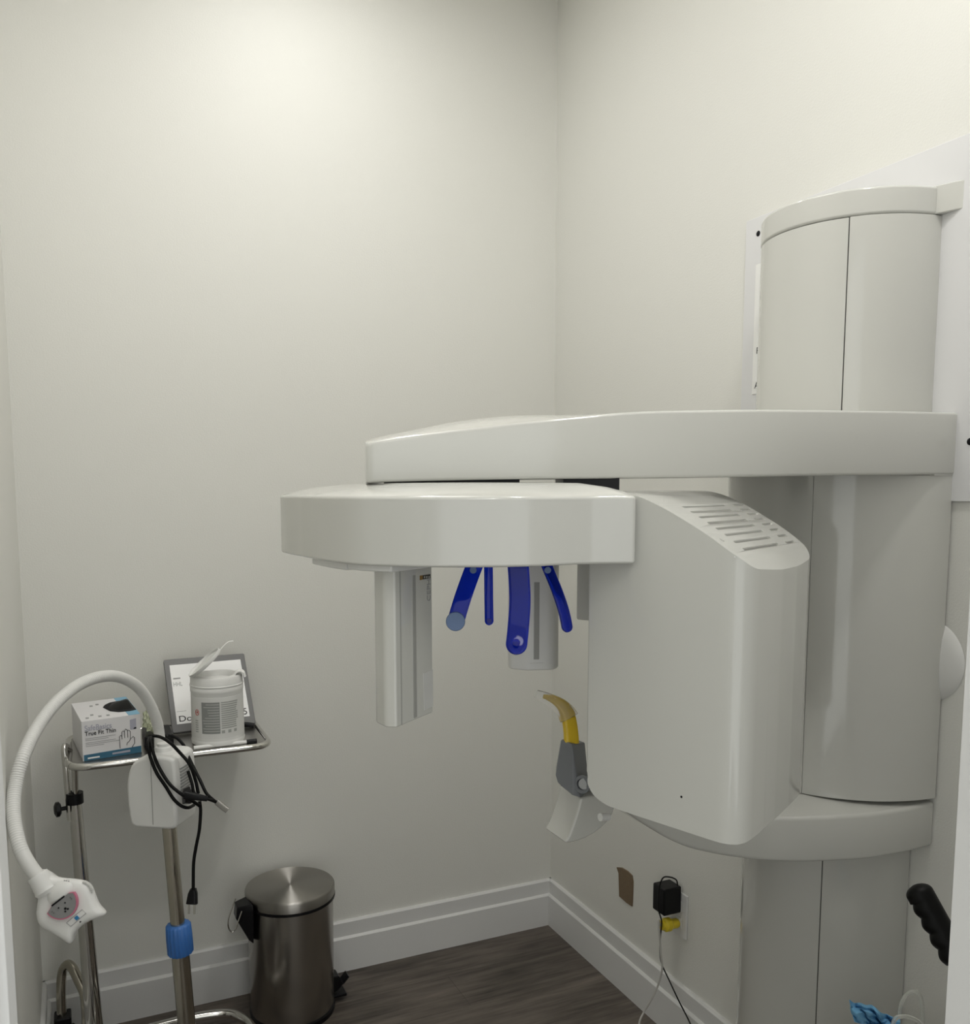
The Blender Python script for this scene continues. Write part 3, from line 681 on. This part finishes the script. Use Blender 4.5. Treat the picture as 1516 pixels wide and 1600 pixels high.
# wipes canister
cc = Vector((-1.098, -.255, TZ))
WC = thing('wipes_canister', cc, 'white plastic wipes canister with flipped-open lid standing on tray', 'canister')
obj('canister_body', lathe([(0, .0005), (.056, .0005), (.0605, .004), (.0615, .012), (.0605, .014), (.0605, .016), (.0595, .125), (.0605, .127), (.0605, .138), (.058, .141), (0, .141)], cc, 64), WHITE2, WC)
lidc = obj('lid_ring', lathe([(.0570, .141), (.0615, .141), (.0615, .1425), (.0600, .144), (.0595, .158), (.057, .1625), (.047, .164), (.045, .161), (.043, .150), (.010, .147), (0, .147)], cc, 64), WHITE2, WC)
hg = at(305, 1049, 2.07); hg = Vector((cc.x-.058, cc.y-.012, TZ+.164)); tip = hg+Vector((.070, -.005, .062)); 
z_ = (tip-hg).normalized(); 
Ml = frame(hg+z_*.043, z_, (hg-CAM).normalized()+UP*.22)
fl_ = obj('flip_lid', lathe([(0, -.002), (.044, -.002), (.046, .001), (.046, .006), (.0435, .006), (.043, .001), (0, .001)], M=Ml, res=48), WHITE2, WC)
obj('wipe', add_strip(bmesh.new(), spline([tip-z_*.006, tip+z_*.008+Vector((0, 0, .002)), tip+z_*.016+Vector((.004, 0, .004)), tip+z_*.022+Vector((.010, 0, .001))], 4), (0, 1, 0), .008, .0015), PAPER, fl_)
bm = bmesh.new()
for a in range(6): 
    an = -1.2+a*.12
obj('wipe', add_strip(bmesh.new(), spline([cc+Vector((.03, -.02, .150)), cc+Vector((.045, -.022, .170)), cc+Vector((.058, -.024, .168)), cc+Vector((.062, -.026, .156))], 4), (.2, 1, 0), .03, .004), PAPER, WC)
def wrap(name, m, a0, a1, z0, z1, r, par=WC):
    bm = bmesh.new(); n = max(2, int((a1-a0)/.06)); A = []
    for k in range(n+1):
        a = a0+(a1-a0)*k/n; A.append([bm.verts.new((cc.x+rr*cos(a), cc.y+rr*sin(a), cc.z+z)) for rr, z in ((r, z0), (r, z1), (r-.0008, z1), (r-.0008, z0))])
    for p_, q_ in zip(A, A[1:]):
        for k in range(4): bm.faces.new((p_[k], p_[(k+1) % 4], q_[(k+1) % 4], q_[k]))
    bm.faces.new(A[0]); bm.faces.new(A[-1][::-1]); return obj(name, bm, m, par)
ac = atan2(CAM.y-cc.y, CAM.x-cc.x)
lab = wrap('label', M_('label_white', (.70, .70, .68), .4), ac-1.25, ac+1.35, .022, .118, .0607)
g1 = M_('label_grey', (.26, .27, .26), .5); g2 = M_('label_text_grey', (.38, .39, .37), .5)
wrap('text_block', g1, ac-.62, ac+.08, .034, .108, .0611, lab)
for k in range(11): wrap('text_line', M_('label_pale', (.55, .55, .53), .5) if k == 0 else bpy.data.materials['label_pale'], ac-.60+random.random()*.3, ac+.06, .039+k*.0063, .0402+k*.0063, .0614, lab)
for k in range(13): wrap('text_line', g2, ac+.13, ac+.72+random.random()*.12, .045+k*.005, .0480+k*.005, .0611, lab)
for k in range(3): wrap('text_line', g2, ac+.13+k*.25, ac+.25+k*.25, .034, .041, .0611, lab)
for k in range(6): wrap('text_line', g2, ac-.95, ac-.80, .036+k*.0052, .0385+k*.0052, .0611, lab)
rd = M_('red_print', (.45, .06, .05), .5); a0 = ac-.84
rp = [cc+Vector((.0612*cos(a0+.09*cos(q*pi/8)), .0612*sin(a0+.09*cos(q*pi/8)), .083+.0065*sin(q*pi/8))) for q in range(17)]
obj('warning_mark', tube(rp, .0007, 6), rd, lab)
wrap('text_line', rd, a0-.03, a0+.03, .081, .0855, .0611, lab)

for o_ in [WC]+[c for c in bpy.data.objects if c.parent == WC or (c.parent and c.parent.parent == WC)]:
    if o_.type == 'MESH': o_.data.transform(Matrix.Translation(cc+Vector((-.001, -.012, 0))) @ Matrix.Scale(1.05, 4) @ Matrix.Translation(-cc))
# message board leaning on the wall
TL, TR = Vector((-1.209, -.040, .996)), Vector((-1.000, -.040, .996)); BL, BR = Vector((-1.199, -.165, TZ+.002)), Vector((-.988, -.155, TZ+.002))
TB_ = thing('message_board', (BL+BR)/2, 'grey framed white message board with handwritten letters leaning behind canister', 'message board')
ex = (BR-BL).normalized(); ey = ((TL+TR)/2-(BL+BR)/2); hh = ey.length; MB_ = frame(BL, ex, ey); ww = (BR-BL).length
if MB_.col[2].to_3d().y > 0: pass
sgn = 1 if MB_.col[2].to_3d().dot(CAM-BL) > 0 else -1
def bd(name, m, u0, v0, u1, v1, z0, z1, rad=0, b=0):
    return obj(name, prism(rpoly([(u0, v0), (u1, v0), (u1, v1), (u0, v1)], rad) if rad else [(u0, v0), (u1, v0), (u1, v1), (u0, v1)], z0*sgn, z1*sgn, MB_), m, TB_, bevel=b)
bd('frame', TABG, 0, 0, ww, hh, 0, .012, .005, .0015)
bd('paper', M_('bright_paper', (.90, .90, .90), .5), .013, .022, ww-.013, hh-.018, .004, .0126)
Mt = MB_ @ Matrix.Translation((0, 0, .0128*sgn)); 
if sgn < 0: Mt = Mt @ Matrix.Scale(-1, 4, (1, 0, 0)) @ Matrix.Translation((-ww, 0, 0))
text('lettering', 'Do', Mt @ Matrix.Translation((.018, .028, 0)), .023, INK, TB_, 1.15)
text('lettering', 'HHL', Mt @ Matrix.Translation((.016, .128, 0)), .017, INKG, TB_, .7)
text('lettering', '5', Mt @ Matrix.Translation((ww-.030, .028, 0)), .026, INK, TB_)
bd('small_print', INKG, .018, .148, .036, .152, .0120, .0129)
bd('small_print', INKG, .016, .056, .040, .0568, .0120, .0129)
# marker pen
a = Vector((-1.165, -.322, TZ+.0052)); b = Vector((-1.040, -.322, TZ+.0052)); c = Vector((-1.015, -.322, TZ+.0052))
MK = thing('marker_pen', a, 'white marker pen with black cap lying at front edge of tray', 'marker')
obj('barrel', tube([a, b], .005, 14), WHITE2, MK); obj('cap', tube([b, c], .0056, 14), BLACK, MK)
# clear bag and black case
BG = obj('plastic_bag', bmesh.new(), BAGC) if False else None
bm = bmesh.new()
bmesh.ops.create_icosphere(bm, subdivisions=3, radius=1)
for v in bm.verts:
    n_ = v.co.normalized(); k = 1+.22*sin(7*n_.x+3*n_.z)*cos(9*n_.z+2*n_.y)+.12*sin(17*n_.x*n_.z+5*n_.y)
    v.co = Vector((-1.252+n_.x*.020*k, -.235+n_.y*.035*k, TZ+.064+n_.z*.030*k))
o = obj('plastic_bag', bm, BAGC, angle=10); tag(o, 'small crumpled clear plastic bag between glove box and grey board', 'plastic bag')
o = obj('black_case', box((-1.272, -.27, TZ+.0005), (-1.205, -.17, TZ+.032)), BLACK, bevel=.004); tag(o, 'small black case on the tray right of glove box', 'case')
o = obj('black_clip', add_strip(bmesh.new(), spline([(-1.075, -.15, TZ+.008), (-1.02, -.17, TZ+.010), (-.995, -.175, TZ+.006)], 4), (0, 1, 0), .018, .012), BLACK); tag(o, 'small black clip on the tray right of the canister', 'clip')

# ================================================================== WHITENING LAMP
LP = thing('whitening_lamp', (-1.235, -.50, 0), 'white gooseneck teeth whitening lamp on steel pole with blue collar', 'lamp')
lt = Vector((-1.244, -.50, .735)); lb = Vector((-1.215, -.50, .10)); ld = (lb-lt)
col_t = lt+ld*.435; 
obj('upper_pole', tube([lt+Vector((0, 0, .02)), col_t], .0155, 24), BRASS, LP)
obj('lower_pole', tube([col_t, lb], .0195, 24), BRASS, LP)
bm = bmesh.new(); prof_ = [(0, 0), (.0235, 0), (.0265, -.004), (.0275, -.030), (.0275, -.066), (.0255, -.070), (0, -.070)]
rings = []; res = 72; Mc = along(col_t+Vector((0, 0, .022)), col_t+Vector((0, 0, .022))-ld)
for r, z in prof_:
    rings.append([bm.verts.new(Mc @ Vector(((r+(.0012*cos(k*2*pi/res*18) if r > .02 else 0))*cos(2*pi*k/res), (r+(.0012*cos(k*2*pi/res*18) if r > .02 else 0))*sin(2*pi*k/res), z))) if r else None for k in range(res)])
for a_, b_ in zip(rings, rings[1:]):
    if a_[0] is None or b_[0] is None: continue
    for k in range(res): bm.faces.new((a_[k], a_[(k+1) % res], b_[(k+1) % res], b_[k]))
bm.faces.new(rings[1]); bm.faces.new(rings[-2][::-1]); obj('height_collar', bm, BLUEP, LP, angle=60)
hubp = lb
obj('base_hub', lathe([(0, -.03), (.03, -.03), (.032, .02), (.022, .04), (0, .04)], hubp+Vector((0, 0, 0)), 24), BLACK, LP)
for k in range(4):
    a_ = radians(60+90*k); dv_ = Vector((cos(a_), sin(a_), 0)); lg = obj('leg', tube(spline([hubp+dv_*.02, hubp+dv_*.12+Vector((0, 0, -.012)), hubp+dv_*.19+Vector((0, 0, -.042))], 5), .011, 12), CHROME, LP)
    wp = hubp+dv_*.19; obj('wheel', lathe([(0, -.012), (.022, -.012), (.026, -.006), (.026, .006), (.022, .012), (0, .012)], M=along(Vector((wp.x, wp.y, .026)), Vector((wp.x, wp.y, .026))+dv_.cross(Vector((0, 0, 1)))), res=24), RUBBER, lg)
# control box
BC = Vector((-1.252, -.50, 0)); yw = radians(-34)
Mb = Matrix.Translation(BC) @ Matrix.Rotation(yw-YAW*0, 4, 'Z')
bz0, bz1 = .722, .882
bm = bmesh.new()
profb = [(p.x, p.y) for p in spline([(-.040, bz0, 0), (-.053, bz0+.008, 0), (-.058, bz0+.035, 0), (-.060, bz0+.07, 0), (-.059, bz0+.10, 0), (-.052, bz0+.128, 0), (-.038, bz0+.148, 0), (-.016, bz0+.158, 0), (.010, bz0+.161, 0), (.035, bz0+.161, 0), (.048, bz0+.157, 0), (.054, bz0+.146, 0), (.056, bz0+.10, 0), (.054, bz0+.02, 0), (.049, bz0+.004, 0), (.035, bz0, 0)], 3)]
CB = obj('control_box', prism(profb, -.046, .046, Mb @ Matrix(((1, 0, 0, 0), (0, 0, 1, 0), (0, 1, 0, 0), (0, 0, 0, 1)))), WHITE2, LP, bevel=.008, seg=4)
obj('neck_socket', lathe([(0, 0), (.020, 0), (.018, .012), (.0135, .014), (.0135, .02), (0, .02)], (BC.x+.005, BC.y, bz1-.003), 24), WHITE2, LP)
bm = bmesh.new()
for sx_ in (.0,): add_box(bm, (-.0008, -.0466, bz0+.01), (.0008, -.0455, bz1-.01), Mb)
obj('case_joint', bm, SLOT, CB)
for k in range(9):
    z = bz1-.030-k*.0068
    obj('vent_slot', box((.0555, -.026, z-.0016), (.0572, .016, z+.0016), Mb), INKG, CB)
# gooseneck
gn = [(250, 1172, 2.05), (248, 1140, 2.05), (238, 1108, 2.02), (218, 1076, 1.97), (190, 1059, 1.91), (160, 1057, 1.85), (125, 1069, 1.79), (90, 1096, 1.72), (60, 1134, 1.66), (37, 1180, 1.60), (24, 1228, 1.57), (21, 1272, 1.54), (30, 1320, 1.51), (46, 1352, 1.50), (66, 1378, 1.50)]
GP = spline([at(*q) for q in gn], 16)
m = M_('ribbed_white_hose', (.70, .70, .68), .4)
bm = bmesh.new()
cum = [0]
for a_, b_ in zip(GP, GP[1:]): cum.append(cum[-1]+(b_-a_).length)
LT = cum[-1]; N_ = int(LT/.0011); QP = []
j = 0
for k in range(N_+1):
    d_ = LT*k/N_
    while j < len(cum)-2 and cum[j+1] < d_: j += 1
    f_ = (d_-cum[j])/max(1e-9, cum[j+1]-cum[j]); QP.append(GP[j].lerp(GP[j+1], min(1, f_)))
def rn(s):
    base_ = .0118
    return base_ + (.0004*cos(2*pi*s*LT/.0044) if .06 < s < .93 else 0)
obj('gooseneck', add_tube(bm, QP, rn, 20), m, LP, angle=60)
# lamp head
HC = at(104, 1422, 1.50)
hp_ = [(51, 1374), (57, 1389.4), (59.4, 1403.6), (57, 1425), (59.4, 1439), (66.5, 1448.7), (80.7, 1456.5), (95, 1465.4), (106, 1473), (111, 1474), (114, 1470), (116.4, 1460.6), (125.9, 1448.7), (140.1, 1439.2), (161.5, 1431.5), (165.4, 1427), (163, 1422.5), (155.5, 1414.3), (148.4, 1398.9), (142.5, 1384.6), (131.8, 1376.3), (116.4, 1373.3), (97.4, 1371.6), (83.1, 1368), (67, 1358)]
MH = frame(HC, RT+FW*.10, UP+FW*.15); MHi = MH.inverted(); hn_ = MH.col[2].to_3d()
def hpl(x, y, off=0):
    r = ray(x, y); P_ = HC+hn_*off; return MHi @ (CAM+r*((P_-CAM).dot(hn_)/r.dot(hn_)))
ol = spline([(hpl(*q).x, hpl(*q).y, 0) for q in hp_+[hp_[0]]], 4)[:-1]
bm = bmesh.new(); rings = []; sg = 1 if hn_.dot(CAM-HC) > 0 else -1; ctr = hpl(104, 1420)
for sc, z in ((.55, -.030), (.85, -.024), (.97, -.010), (1, 0), (.96, .006), (.88, .0095), (.76, .0115), (.55, .012)):
    rings.append([bm.verts.new(MH @ Vector((ctr.x+(p.x-ctr.x)*sc, ctr.y+(p.y-ctr.y)*sc, z*sg))) for p in ol])
n = len(ol)
for a_, b_ in zip(rings, rings[1:]):
    for k in range(n): bm.faces.new((a_[k], a_[(k+1) % n], b_[(k+1) % n], b_[k]))
bm.faces.new(rings[0]); bm.faces.new(rings[-1])
HD = obj('lamp_head', bm, WHITE2, LP, angle=60)
a_ = at(60, 1370, 1.50); b_ = at(74, 1392, 1.50)
obj('neck_sleeve', lathe([(0, -.004), (.0165, -.004), (.0175, 0), (.0168, .004), (.0178, .008), (.0172, .012), (.0182, .016), (.0178, .020), (.0195, .026), (.016, .032), (0, .033)], M=along(a_, b_), res=32), WHITE2, LP)
def hdec(name, m, pts, z0=.0118, z1=.0126):
    P_ = [hpl(x, y, .012*sg) for x, y in pts]
    return obj(name, prism([(p.x, p.y) for p in P_], z0*sg, z1*sg, MH), m, HD)
# bump above the display
pc = hpl(94, 1396, .012*sg)
obj('display_hood', lathe([(0, .0085), (.010, .0078), (.018, .0045), (.023, 0)], M=MH @ Matrix.Translation((pc.x, pc.y, .0113*sg)) @ Matrix.Scale(sg, 4, (0, 0, 1)) @ Matrix.Rotation(radians(35), 4, 'Z') @ Matrix.Diagonal((1.0, .75, 1, 1)), res=32), WHITE2, HD)
def moon(rx, shrink=0):
    c0 = Vector((77, 1425)); c1 = Vector((117, 1393.5)); mid = (c0+c1)/2; ax = (c1-c0)/2; pr = Vector((-ax.y, ax.x)); pr = pr if pr.y > 0 else -pr
    L = ax.length; ax.normalize(); pr.normalize(); pts = []
    for k in range(21):
        a = pi*k/20; pts.append(mid-ax*cos(a)*(L*rx)+pr*sin(a)*(L*.98*rx))
    pts += [mid+ax*L*rx*.75-pr*4, mid-ax*L*rx*.55-pr*4]
    return pts
hdec('panel_rim', PINK, moon(1.05), .0125, .0198)
pn = hdec('control_panel', M_('panel_grey', (.24, .24, .24), .5), moon(.97), .0130, .0203)
hdec('display_window', INK, [(83, 1413), (102.5, 1398), (104, 1400), (84.5, 1415)], .0150, .0210)
for x, y, r_ in ((105, 1418, 2), (109, 1418.5, 1.6), (105, 1422.5, 1.5), (94.5, 1417, 1.2), (104.5, 1409, 1.2)):
    hdec('button', INK, [(x+r_*cos(q*pi/4), y+r_*sin(q*pi/4)) for q in range(8)], .0150, .0212)
for x, y in ((112.5, 1401), (114.5, 1403), (84.5, 1423), (87, 1425)):
    hdec('button', M_('panel_mark', (.15, .15, .15), .5) if 'panel_mark' not in bpy.data.materials else bpy.data.materials['panel_mark'], [(x-1, y-1), (x+1, y-1.6), (x+1.2, y+.8), (x-.8, y+1.2)], .0150, .0209)
lg_ = [(104, 1442), (128.5, 1421), (134.5, 1427), (111, 1447.5)]
P_ = [MH @ Vector((hpl(x, y, .012*sg).x, hpl(x, y, .012*sg).y, .0125*sg)) for x, y in lg_+[lg_[0]]]
hdec('logo_plate', M_('logo_blue', (.03, .20, .42), .4), [(116, 1434), (120.5, 1430), (124.5, 1434.5), (120, 1438)], .0115, .0135)
obj('logo_frame', tube(P_, .00045, 6), INKG, HD)
hdec('button', INK, [(125.5+1.1*cos(q*pi/4), 1440.5+1.1*sin(q*pi/4)) for q in range(8)], .0105, .0132)
for pts in (((99, 1376), (101, 1382)), ((102, 1376), (104, 1382)), ((105.5, 1376.5), (107.5, 1382)), ((62, 1408), (61, 1415)), ((64, 1408), (63, 1415.5)), ((66, 1408.5), (64.5, 1416))):
    (x0, y0), (x1, y1) = pts; hdec('vent_slot', INKG, [(x0, y0), (x0+.9, y0), (x1+.9, y1), (x1, y1)], .0060, .0112 if x0 > 80 else .0100)
for k in range(9):
    t_ = k/8; x = 127+13*t_+2*sin(t_*pi); y = 1379+15*t_-2*sin(t_*pi)
    hdec('rib', WHITE2, [(x, y), (x+4.5, y-2.4), (x+5, y-1.8), (x+.5, y+.7)], .0035, .0085)

# power cord of the lamp
def cord(px, r=.0036, name='power_cord', m=RUBBER, par=LP): return obj(name, tube(spline([at(*q) for q in px], 8), r, 10), m, par)
TC = 1.93
cord([(237, 1150, TC+.04), (233, 1156, TC), (231.5, 1166, TC-.02), (236, 1186, TC-.02), (245, 1208, TC-.02), (259, 1229, TC-.02), (271, 1248, TC-.02), (283, 1259, TC-.02), (294, 1262, TC-.01), (303, 1258, TC+.02)])
cord([(239, 1149, TC+.04), (236, 1157, TC-.005), (240, 1178, TC-.02), (249, 1200, TC-.02), (265, 1225, TC-.03), (283, 1240.5, TC-.03), (300, 1251, TC-.02), (313, 1260, TC)])
cord([(234, 1149, TC+.03), (250, 1151.5, TC), (265, 1160, TC-.02), (280, 1175, TC-.01), (296, 1194, TC-.01), (305, 1218, TC), (310, 1240, TC)])
cord([(262, 1149, TC+.08), (276, 1153, TC+.09), (288, 1166, TC+.08), (294, 1181, TC+.05), (303, 1200, TC+.03), (313, 1220, TC+.01), (323, 1240, TC), (338, 1254, TC)])
cord([(294, 1205, TC+.03), (300, 1224, TC+.02), (304, 1240, TC+.01), (318, 1246, TC-.01), (330, 1250, TC-.01), (339, 1253.5, TC)])
obj('cord_clip', add_strip(bmesh.new(), [at(339, 1253, TC), at(344, 1257, TC), at(350, 1262, TC), at(356, 1266.5, TC)], RT-UP, .013, .009), M_('grey_clip', (.34, .33, .31), .35, .6), LP)
bm = bmesh.new()
for q in ((287, 1232, TC+.02), (296, 1228, TC+.03), (300, 1235, TC), (300, 1256, TC), (285, 1257, TC-.01), (284, 1242, TC-.01), (290, 1240, TC-.03), (298, 1244, TC-.03), (290, 1254, TC-.03)): bm.verts.new(at(*q))
bmesh.ops.convex_hull(bm, input=bm.verts); obj('power_inlet', bm, BLACK, LP, bevel=.002)
obj('cord_connector', add_strip(bmesh.new(), [at(289, 1242, TC-.04), at(306, 1245, TC-.04), (at(324, 1248, TC-.03))], UP, lambda s: .017-.006*s, lambda s: .014-.005*s), BLACK, LP)
cord([(312, 1252, TC), (313.5, 1265, TC), (313, 1280, TC), (311, 1300, TC), (306, 1325, TC), (302.5, 1350, TC), (302, 1390, TC)])
pl_ = obj('plug', add_strip(bmesh.new(), [at(302, 1389, TC), at(301.5, 1396, TC), at(300, 1412, TC-.002)], RT, lambda s: .012+.012*min(1, s*2), .016), BLACK, LP)
for x in (295.5, 304): obj('prong', add_strip(bmesh.new(), [at(x, 1412, TC), at(x-.3, 1428, TC)], RT, .0045, .002), CHROME, pl_)

# ================================================================== RIGHT EDGE
g0 = at(1430, 1382, 1.20); g1_ = at(1493, 1497, 1.16)
GR = thing('walking_cane', (-.28, -1.80, 0), 'black finger-grooved grip of a grey cane beside the doorway edge', 'cane')
gd_ = (g1_-g0); NN = 60; rings = []
side = (RT*-1-UP*.45).normalized()
bm = bmesh.new(); M_g = along(g0, g1_)
for i in range(NN+1):
    s = i/NN; r = .0178
    if s < .12: r *= sqrt(max(.03, 1-((.12-s)/.12)**2))
    gro = .0040*max(0, abs(sin(pi*max(0, s-.20)/.80*4)) if s > .2 else 1)
    ring = []
    for k in range(28):
        a = 2*pi*k/28; d = (M_g.col[0].to_3d()*cos(a)+M_g.col[1].to_3d()*sin(a)); f = max(0, d.dot(side))
        rr = r - (0 if s < .2 else (.0038-gro)*f**1.5)
        ring.append(bm.verts.new(g0+gd_*s*1.05+d*rr))
    rings.append(ring)
for a_, b_ in zip(rings, rings[1:]):
    for k in range(28): bm.faces.new((a_[k], a_[(k+1) % 28], b_[(k+1) % 28], b_[k]))
bm.faces.new(rings[0][::-1]); bm.faces.new(rings[-1]); obj('hand_grip', bm, RUBBER, GR, angle=60)
e_ = g1_+gd_*.04; foot = Vector((-.28, -1.80, .02))
obj('shaft', tube(spline([g1_-gd_*.1, e_+gd_*.2, e_+gd_*.6+Vector((0, 0, -.02)), Vector((-.31, -1.86, .62)), Vector((-.29, -1.83, .3)), foot], 6), .011, 14), M_('grey_metal_tube', (.30, .30, .30), .35, .7), GR)
obj('rubber_foot', lathe([(0, 0), (.02, 0), (.018, .03), (.013, .04), (0, .04)], (-.28, -1.80, 0), 20), RUBBER, GR)

WB = thing('waste_bin', (-.27, -1.62, 0), 'tall white waste bin beside column, below the blue mask', 'waste bin')
def rr_(h): return rpoly([(-.27-h, -1.62-h), (-.27+h, -1.62-h), (-.27+h, -1.62+h), (-.27-h, -1.62+h)], .03, 5)
obj('bin_body', prism(rr_(.105), 0, .49), WHITE2, WB, bevel=.004); obj('bin_rim', prism(rr_(.112), .49, .512), WHITE2, WB, bevel=.005)
# face mask crumpled over the rim
bm = bmesh.new(); G = []
for i in range(25):
    row = []
    for j in range(11):
        u = i/24; v = j/10
        x = 1327+78*u+8*v; y = 1562+30*u**1.1+(34+10*u)*v + 2.2*sin(11*u+3*v)+1.6*sin(23*u)
        t_ = 1.42+.012*sin(9*u+6*v)+.009*sin(20*u-8*v)+.007*sin(31*v+4*u)
        row.append(bm.verts.new(at(x, y, t_)))
    G.append(row)
for i in range(24):
    for j in range(10): bm.faces.new((G[i][j], G[i+1][j], G[i+1][j+1], G[i][j+1]))
mk = obj('face_mask', bm, MASKB, angle=70); md = mk.modifiers.new('s', 'SOLIDIFY'); md.thickness = .0012; bake(mk, 70)
tag(mk, 'crumpled blue disposable face mask on top of the waste bin', 'face mask')
tb = obj('plastic_tubing', tube(spline([at(1402, 1640, 1.44), at(1405, 1600, 1.43), at(1407, 1575, 1.42), at(1414, 1558, 1.42), at(1426, 1549, 1.42), at(1436, 1553, 1.42), at(1441, 1570, 1.42), at(1442, 1600, 1.43), at(1442, 1640, 1.44)], 8), .0032, 12), TUBEM)
tag(tb, 'clear plastic tubing loop standing up beside the blue mask', 'tubing')
tb = obj('plastic_tubing', tube(spline([at(1392, 1625, 1.38), at(1398, 1594, 1.38), at(1412, 1588, 1.38), at(1426, 1591, 1.385), at(1440, 1601, 1.39), at(1450, 1630, 1.40)], 8), .0032, 12), TUBEM)
tag(tb, 'low bend of clear plastic tubing in front of the taller tubing loop', 'tubing')
